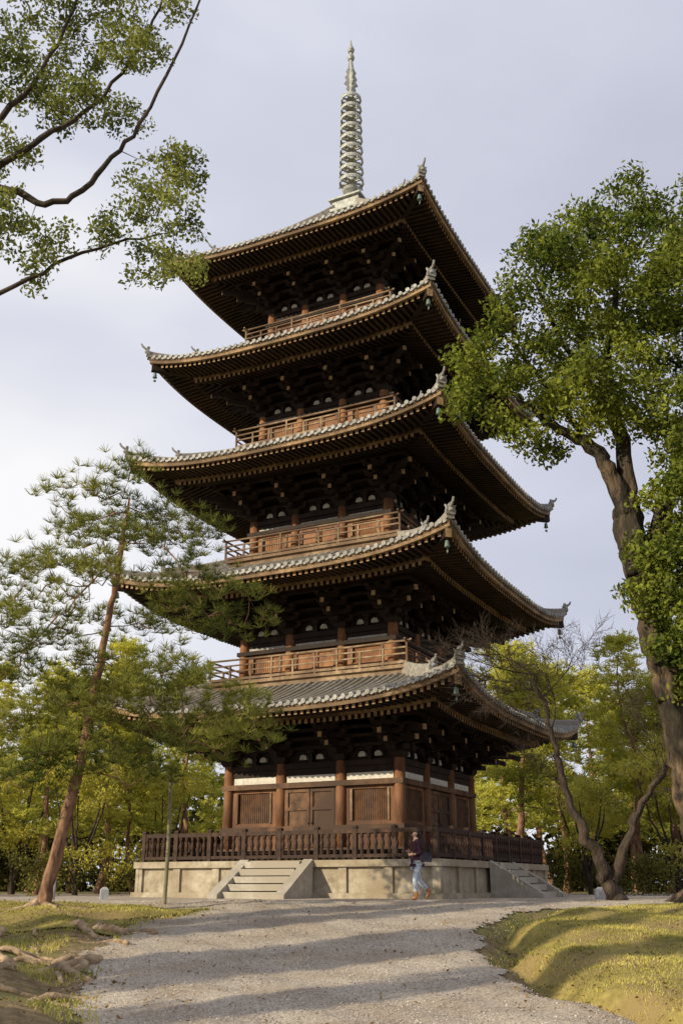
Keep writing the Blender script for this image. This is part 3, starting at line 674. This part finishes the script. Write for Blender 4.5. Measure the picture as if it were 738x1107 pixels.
# bare tree
def twigs(mb,p,d,L,r,depth):
    pts=[p]; q=Vector(p); d=Vector(d).normalized(); n=4
    for i in range(n):
        d=(d+Vector((random.gauss(0,.16),random.gauss(0,.16),random.gauss(0,.12)+.03))).normalized(); q=q+d*(L/n); pts.append(tuple(q))
    mb.tube(pts,[r*(1-.6*i/n) for i in range(n+1)],5 if depth<3 else 4,cap=False)
    if depth>0:
        for i in range(1,n+1):
            for _ in range(2 if i>1 else 1):
                ax=Vector((random.gauss(0,1),random.gauss(0,1),random.gauss(0,.6))).normalized()
                nd=(d+ax*.9).normalized(); twigs(mb,pts[i],nd,L*random.uniform(.5,.75),max(.0045,r*.5*(1-.1*i)),depth-1)
mb=MB(); base=(6.5,25.3,-.36)
limb(mb,[(6.5,25.3,-.5,.25),(6.4,25.3,0,.18),(5.97,25.2,.9,.12),(5.45,25.1,2.2,.09),(5.2,25,3.6,.065),(4.85,25,5.0,.035)],12,.04,7,.14)
limb(mb,[(6.4,25.3,-.1,.15),(6.9,25.2,1.2,.095),(7.7,25.1,2.4,.07),(8.6,25,3.5,.045)],12,.04,7,.14)
for p,d,L_,r in(((4.85,25,5.0),(-.6,0,.4),1.3,.028),((4.85,25,5.0),(-.95,0,.1),1.5,.028),((5.2,25,3.6),(.4,0,.8),1.3,.025),((5.0,25,4.5),(-.9,-.2,.25),1.4,.025),((5.0,25,4.4),(.5,.1,.6),1.3,.025),((5.45,25.1,2.2),(-.5,.2,.5),1.0,.022),((8.6,25,3.5),(.6,0,.6),1.5,.028),((7.7,25.1,2.4),(.1,0,1),1.4,.022),((5.2,25,3.6),(-.8,0,.3),1.1,.022),((7.3,25.1,1.8),(.7,0,.8),1.2,.022)):
    twigs(mb,p,d,L_,r,3)
tree('bare_tree',base,mb,'darkbark',None,None,'leafless tree with thin dark branches beside the stone platform','tree')

# background trees
kinds=[]
for v in range(3):
    mb=MB(); h=12+v*.6
    pts=[(0,0,-.2,.22)]; x=y=0
    for j in range(1,7):
        x+=random.gauss(0,.28); y+=random.gauss(0,.28); pts.append((x,y,h*j/6,.2*(1-j/6.6)))
    s=limb(mb,pts,9,.02); nodes=[p[:3] for p in s if p[2]>2.5]
    tf=[];cent=[]
    for q in range(95):
        z=random.uniform(3.4,h+.2); k=z/h; R=(3.1*(1-k)**.6+.5)
        a=random.uniform(0,6.28); rr=R*math.sqrt(random.uniform(.05,1)); p=min(s,key=lambda t:abs(t[2]-z))
        cx,cy=p[0]+rr*math.cos(a),p[1]+rr*math.sin(a); cent.append((cx,cy,z-.1)); r=random.uniform(.45,.9)
        for w in range(int(30*r*r)+6):
            b=random.uniform(0,6.28); t=r*math.sqrt(random.random()); tf.append((cx+t*math.cos(b),cy+t*math.sin(b),z+random.gauss(0,.17)))
    grow(mb,nodes,cent,.012,.011,.05,.1,4)
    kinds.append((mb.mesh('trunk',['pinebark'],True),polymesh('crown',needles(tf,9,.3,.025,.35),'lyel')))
bk=[]
for v in range(2):
    mb=MB(); nodes=[]
    for q in range(5):
        a=q*1.26+v; ss=limb(mb,[(0,0,-.3,.12),(.2*math.cos(a),.2*math.sin(a),1.5,.08),(1.0*math.cos(a),1.0*math.sin(a),3.6,.05),(1.5*math.cos(a),1.5*math.sin(a),5.5,.025)],7,.03); nodes+=densify(ss)
    T=[]
    for q in range(12): 
        a=random.uniform(0,6.28); rr=random.uniform(.3,2.2); T.append((rr*math.cos(a),rr*math.sin(a),random.uniform(1.5,6.5),random.uniform(.7,1.1)))
    T=lobepts(T,10); grow(mb,nodes,T,.01,.01,n=4)
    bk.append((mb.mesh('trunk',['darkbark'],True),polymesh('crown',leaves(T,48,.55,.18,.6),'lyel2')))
spots=[(8.5,47),(11,52),(13.2,46),(15.5,50),(18,45),(20,53),(12,60),(16.5,60),(9,58),(23,48),(27,55),(7,66),(21,62),(14,56),
 (-7.5,50),(-10.5,46),(-13,51),(-15.5,45),(-18.5,50),(-9,58),(-13.5,60),(-18,61),(-22,46),(-25,54),(-5,64),(-11.5,40),(-15,39),(-8.5,43.5)]
for j,(x,y) in enumerate(spots):
    t,c=kinds[j%3]; s=random.uniform(.85,1.05)
    if x<0: s*=.66 if y<44 else .84 if y<53 else .95
    e=empty('pine_tree',(x,y,-.4),random.uniform(0,6.28),label='sunlit yellow-green pine with slender reddish trunk in the grove',category='tree',group='pines in the grove behind the pagoda')
    e.scale=(s,s,s); add('trunk',t,e); add('crown',c,e)
for q,(x,y,s) in enumerate(((-16,4.0,1.0),(-17.5,5.7,1.0),(-15.5,8.3,.9),(-18,10.4,1.0),(-16.5,12.8,.9))):
    t,c=kinds[q%3]
    e=empty('pine_tree',(x,y,-1.4),random.uniform(0,6.28),label='slender dense pine beside the path casting a long narrow shadow',category='tree',group='slender pines beside the path')
    e.scale=(s*.24,s*.24,s*.95); add('trunk',t,e,scale=(2.2,2.2,1))
    for w_ in range(3): add('crown',kinds[(q+w_)%3][1],e,rz=2.1*w_)
for j,(x,y,s) in enumerate(((-9.5,38,.7),(-13,42,.8),(-17.5,40,.85),(-20,44,.95),(-7.8,46,.75),(9.8,42,.7),(13,41,.8),(17,40,.85),(20.5,44,1.0),(15.5,44,.9))):
    t,c=bk[j%2]; e=empty('leafy_tree',(x,y,-.4),random.uniform(0,6.28),label='low bushy tree with sunlit yellowish leaves below the pines',category='tree',group='bushy trees below the pines')
    e.scale=(s,s,s); add('trunk',t,e); add('crown',c,e)
for j,(x,y,r,h) in enumerate(((-10,36,1.3,1.3),(-13.5,36,1.6,1.5),(-17,36,1.8,1.8),(-7.8,41,1.4,1.5),(11,38,1.2,1.2),(14,37,1.5,1.4),(17.5,37,1.8,1.6),(9.5,43,1.3,1.5),(13,33.5,.8,.7),(-12,33,.8,.7))):
    mb=MB(); base=(x,y,-.45)
    T=[(x+random.gauss(0,r*.45),y+random.gauss(0,r*.45),-.3+h*random.uniform(.15,1)) for _ in range(45)]
    grow(mb,[(x,y,-.4),(x+.1,y,0),(x,y+.1,.4)],T,.02,.01)
    tree('shrub',base,mb,'darkbark',leaves(T,60,.45,.12,.8),'lbush','low leafy shrub at the foot of the grove','shrub',group='shrubs below the grove')
n=950; x=rng.uniform(-75,75,n); y=rng.uniform(70,84,n); z=rng.uniform(0,1,n)**.8*(8+2*np.sin(x*.21)+1.5*np.sin(x*.57+1))
add('far_wood',polymesh('far_wood',leaves(np.stack([x,y,z],-1),60,1.7,.6,.8,.7),'lbush'),kind='stuff',label='dense green wood standing behind the grove',category='wood')
n=620; x=rng.uniform(-60,60,n); y=rng.uniform(63,68,n); z=rng.uniform(-.2,1,n)*2.9+.3*np.sin(x*.9)
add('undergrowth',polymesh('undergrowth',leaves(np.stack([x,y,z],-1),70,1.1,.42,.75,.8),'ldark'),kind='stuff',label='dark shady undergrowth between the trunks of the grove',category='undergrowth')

# ------------------------------------------------------------ small things
mb=MB(); limb(mb,[(0,0,-.2,.05),(.01,0,1.4,.045),(-.02,0,3.0,.035)],8,.002); mb.tube([(-.12,0,2.6),(.12,0,2.62)],[.015,.015],6)
add('wooden_pole',mb.mesh('wooden_pole',['pole'],True),None,(-3.97,24,-.38),label='thin upright wooden pole standing in the gravel',category='pole')
mb=MB(); mb.box(-.1,.1,-.1,.1,-.1,.26); mb.hexa([(-.1,-.1,.26),(.1,-.1,.26),(.1,.1,.26),(-.1,.1,.26),(-.04,-.04,.32),(.04,-.04,.32),(.04,.04,.32),(-.04,.04,.32)])
SPm=mb.mesh('stone_post',['pale'])
for p in((-6.0,27,-.36),(6.6,27.2,-.36)): add('stone_post',SPm,None,p,.3,label='short pale stone marker post on the gravel',category='post',group='short stone posts')
mb=MB(); mb.tube([(0,0,-.1),(0,0,.9)],[.035,.035],10); mb.lathe([(.045,.88),(.05,.93),(.02,.97)],10)
add('marker_pole',mb.mesh('marker_pole',['pale'],True),None,(-6.9,25.6,-.36),label='slim pale blue-grey marker pole near the pine',category='pole')

# ------------------------------------------------------------ person
def skinmesh(name,verts,edges,rad,mat,sub=2,root=0):
    me=bpy.data.meshes.new(name); me.from_pydata(verts,edges,[]); o=bpy.data.objects.new('tmp',me); COL.objects.link(o)
    sk=o.modifiers.new('s','SKIN'); sk.use_smooth_shade=True
    for i,r in enumerate(rad):
        sv=me.skin_vertices[0].data[i]; sv.radius=(r,r) if not isinstance(r,tuple) else r; sv.use_root=(i==root)
    ss=o.modifiers.new('b','SUBSURF'); ss.levels=sub; ss.render_levels=sub
    dg=bpy.context.evaluated_depsgraph_get(); dg.update()
    m=bpy.data.meshes.new_from_object(o.evaluated_get(dg)); bpy.data.objects.remove(o)
    m.materials.clear(); m.materials.append(M[mat]); m.polygons.foreach_set('use_smooth',[True]*len(m.polygons)); m.name=name
    return m
def merge(ms,name):
    V=[];F=[]
    for m in ms:
        o=len(V); V+=[tuple(v.co) for v in m.vertices]; F+=[tuple(o+i for i in p.vertices) for p in m.polygons]
    me=bpy.data.meshes.new(name); me.from_pydata(V,[],F); me.materials.append(ms[0].materials[0]); me.polygons.foreach_set('use_smooth',[True]*len(F)); return me
pv=[(0,0,.86),(0,0,1.02),(.01,0,1.2),(0,0,1.35),(.015,0,1.41),(.025,0,1.475),(.025,0,1.545),
 (0,.085,.8),(.09,.085,.45),(.06,.085,.08),(.19,.09,.03),
 (0,-.085,.8),(-.06,-.09,.44),(-.33,-.09,.2),(-.25,-.09,.06),
 (0,.15,1.31),(-.02,.2,1.07),(.13,.17,1.02),(0,-.15,1.31),(-.05,-.2,1.07),(.1,-.16,1.1)]
pe=[(0,1),(1,2),(2,3),(3,4),(4,5),(5,6),(0,7),(7,8),(8,9),(9,10),(0,11),(11,12),(12,13),(13,14),(3,15),(15,16),(16,17),(3,18),(18,19),(19,20)]
pr=[.12,.1,.115,.06,.045,.078,.07,.085,.055,.036,.03,.085,.055,.036,.028,.05,.038,.026,.05,.038,.026]
parts=[skinmesh('b',pv,pe,pr,'skin')]
face=[(.025,0,1.48),(.10,0,1.475),(.125,0,1.465)]; parts.append(skinmesh('n',face,[(0,1),(1,2)],[.03,.016,.01],'skin'))
for sg in(-1,1): parts.append(skinmesh('e',[(.02,sg*.06,1.485),(.01,sg*.095,1.49)],[(0,1)],[.014,.018],'skin'))
for (wx,wy,wz),sg in(((.13,.17,1.02),1),((.1,-.16,1.1),-1)):
    parts.append(skinmesh('p',[(wx-.01,wy,wz),(wx+.045,wy,wz+.005),(wx+.08,wy,wz)],[(0,1),(1,2)],[.02,.03,.028],'skin'))
    for q,(dz,ln) in enumerate(((.024,.062),(.008,.07),(-.008,.066),(-.024,.05))):
        parts.append(skinmesh('f',[(wx+.07,wy,wz+dz),(wx+.08+ln*.5,wy-sg*.008,wz+dz*1.1),(wx+.08+ln*.8,wy-sg*.03,wz+dz*1.1)],[(0,1),(1,2)],[.009,.0085,.007],'skin',1))
    parts.append(skinmesh('t',[(wx+.02,wy,wz+.02),(wx+.05,wy-sg*.01,wz+.05),(wx+.08,wy-sg*.02,wz+.058)],[(0,1),(1,2)],[.011,.01,.008],'skin',1))
PX,PY=1.8,25.2
per=add('person',merge(parts,'person'),None,(PX,PY,float(gz(PX,PY))+.025),math.pi+.25,label='walking woman in dark jacket, pale jeans and tan boots on gravel',category='person')
jv=[(0,0,.9),(0,0,1.04),(.01,0,1.2),(0,0,1.33),(0,0,1.385),(0,.15,1.31),(-.02,.2,1.07),(.1,.18,1.03),(0,-.15,1.31),(-.05,-.2,1.07),(.07,-.168,1.095),(0,0,.8)]
je=[(0,1),(1,2),(2,3),(3,4),(3,5),(5,6),(6,7),(3,8),(8,9),(9,10),(0,11)]
add('jacket',skinmesh('jacket',jv,je,[.15,.14,.15,.1,.06,.068,.055,.042,.068,.055,.042,.155],'jacket'),per)
tv=[(0,0,.86),(0,.085,.8),(.09,.085,.45),(.065,.085,.16),(0,-.085,.8),(-.06,-.09,.44),(-.29,-.09,.235)]
add('jeans',skinmesh('jeans',tv,[(0,1),(1,2),(2,3),(0,4),(4,5),(5,6)],[.135,.1,.068,.052,.1,.068,.052],'jeans'),per)
add('boot',skinmesh('boot',[(.065,.085,.26),(.06,.085,.07),(.13,.088,.035),(.2,.09,.025)],[(0,1),(1,2),(2,3)],[.055,.048,.042,.034],'boot'),per)
add('boot',skinmesh('boot',[(-.2,-.09,.32),(-.33,-.09,.2),(-.31,-.09,.12),(-.25,-.09,.05)],[(0,1),(1,2),(2,3)],[.055,.048,.042,.034],'boot'),per)
add('hair',skinmesh('hair',[(.0,0,1.53),(-.03,0,1.5),(-.05,0,1.42),(-.055,0,1.33)],[(0,1),(1,2),(2,3)],[.1,.098,.08,.05],'hair'),per)
for sg in(-1,1):
    mb=MB(); mb.lathe([(.002,-.008),(.009,0),(.002,.008)],8,(.101,sg*.03,1.495)); add('eye',mb.mesh('eye',['eye'],True),per)
mb=MB(); mb.box(.098,.108,-.022,.022,1.428,1.438); add('mouth',mb.mesh('mouth',['lip']),per)
mb=MB()
prof=[(-.13,-.1),(.13,-.1),(.16,0),(.12,.13),(-.12,.13),(-.16,0)]
vs=[(x,-.05,z) for x,z in prof]+[(x,.05,z) for x,z in prof]
mb.add(vs,[tuple(range(6)),tuple(range(6,12))[::-1]]+[(j,6+j,6+(j+1)%6,(j+1)%6) for j in range(6)])
mb.box(-.12,.12,-.062,-.05,.02,.12)
mb.tube([(-.11,0,.1),(-.1,-.02,.25),(.02,-.03,.36),(.1,-.0,.42),(.14,.08,.3),(.1,.06,.1)],[.012]*6,6)
add('shoulder_bag',mb.mesh('shoulder_bag',['bag']),None,(PX+.2,PY-.12,float(gz(PX,PY))+.98),math.pi+.25,label='black shoulder bag hanging at the walking woman\'s side',category='bag')

# ------------------------------------------------------------ light, sky, camera
az=Vector((-.85,-.53,0)).normalized(); el=math.radians(22.5)
sd=Vector((az.x*math.cos(el),az.y*math.cos(el),math.sin(el)))
ld=bpy.data.lights.new('sun','SUN'); ld.energy=5.0; ld.angle=math.radians(.5); ld.color=(1,.87,.63)
lo=bpy.data.objects.new('sun',ld); COL.objects.link(lo); lo.rotation_euler=(-sd).to_track_quat('-Z','Y').to_euler()
w=bpy.data.worlds.new('World'); scene.world=w; w.use_nodes=True; N=w.node_tree.nodes; Lk=w.node_tree.links
bg=N['Background']; bg.inputs['Strength'].default_value=.1
sk=N.new('ShaderNodeTexSky'); sk.sky_type='NISHITA'; sk.sun_disc=False; sk.sun_elevation=el; sk.sun_rotation=math.atan2(az.x,az.y)
tc=N.new('ShaderNodeTexCoord'); mp=N.new('ShaderNodeMapping'); mp.inputs['Scale'].default_value=(1,1,2.4); mp.inputs['Location'].default_value=(.3,.1,.2)
Lk.new(tc.outputs['Generated'],mp.inputs['Vector'])
n1=N.new('ShaderNodeTexNoise'); n1.inputs['Scale'].default_value=1.7; n1.inputs['Detail'].default_value=4; n1.inputs['Roughness'].default_value=.44
Lk.new(mp.outputs[0],n1.inputs['Vector'])
dp=N.new('ShaderNodeVectorMath'); dp.operation='DOT_PRODUCT'; dp.inputs[1].default_value=(-.40,.87,.30)
Lk.new(tc.outputs['Generated'],dp.inputs[0])
pw=N.new('ShaderNodeMath'); pw.operation='POWER'; pw.inputs[1].default_value=16; pw.use_clamp=True; Lk.new(dp.outputs['Value'],pw.inputs[0])
ma=N.new('ShaderNodeMath'); ma.operation='MULTIPLY_ADD'; ma.inputs[1].default_value=.24; Lk.new(pw.outputs[0],ma.inputs[0]); Lk.new(n1.outputs['Fac'],ma.inputs[2])
cr=N.new('ShaderNodeValToRGB'); e=cr.color_ramp.elements; e[0].position=.36; e[0].color=(.56,.58,.69,1); e[1].position=.76; e[1].color=(1.0,.99,1.0,1)
q=cr.color_ramp.elements.new(.54); q.color=(.69,.71,.82,1)
Lk.new(ma.outputs[0],cr.inputs[0])
sc=N.new('ShaderNodeVectorMath'); sc.operation='SCALE'; sc.inputs['Scale'].default_value=10.3; Lk.new(cr.outputs[0],sc.inputs[0])
mx=N.new('ShaderNodeMix'); mx.data_type='RGBA'; mx.inputs[0].default_value=.92
Lk.new(sk.outputs[0],mx.inputs[6]); Lk.new(sc.outputs[0],mx.inputs[7]); Lk.new(mx.outputs[2],bg.inputs['Color'])

cam=bpy.data.cameras.new('camera'); co=bpy.data.objects.new('camera',cam); COL.objects.link(co)
co.location=(0,0,0); co.rotation_euler=(math.radians(90+20.56),0,0)
cam.sensor_fit='VERTICAL'; cam.sensor_height=36; cam.lens=34.99; cam.clip_end=3000; cam.clip_start=.1
scene.camera=co
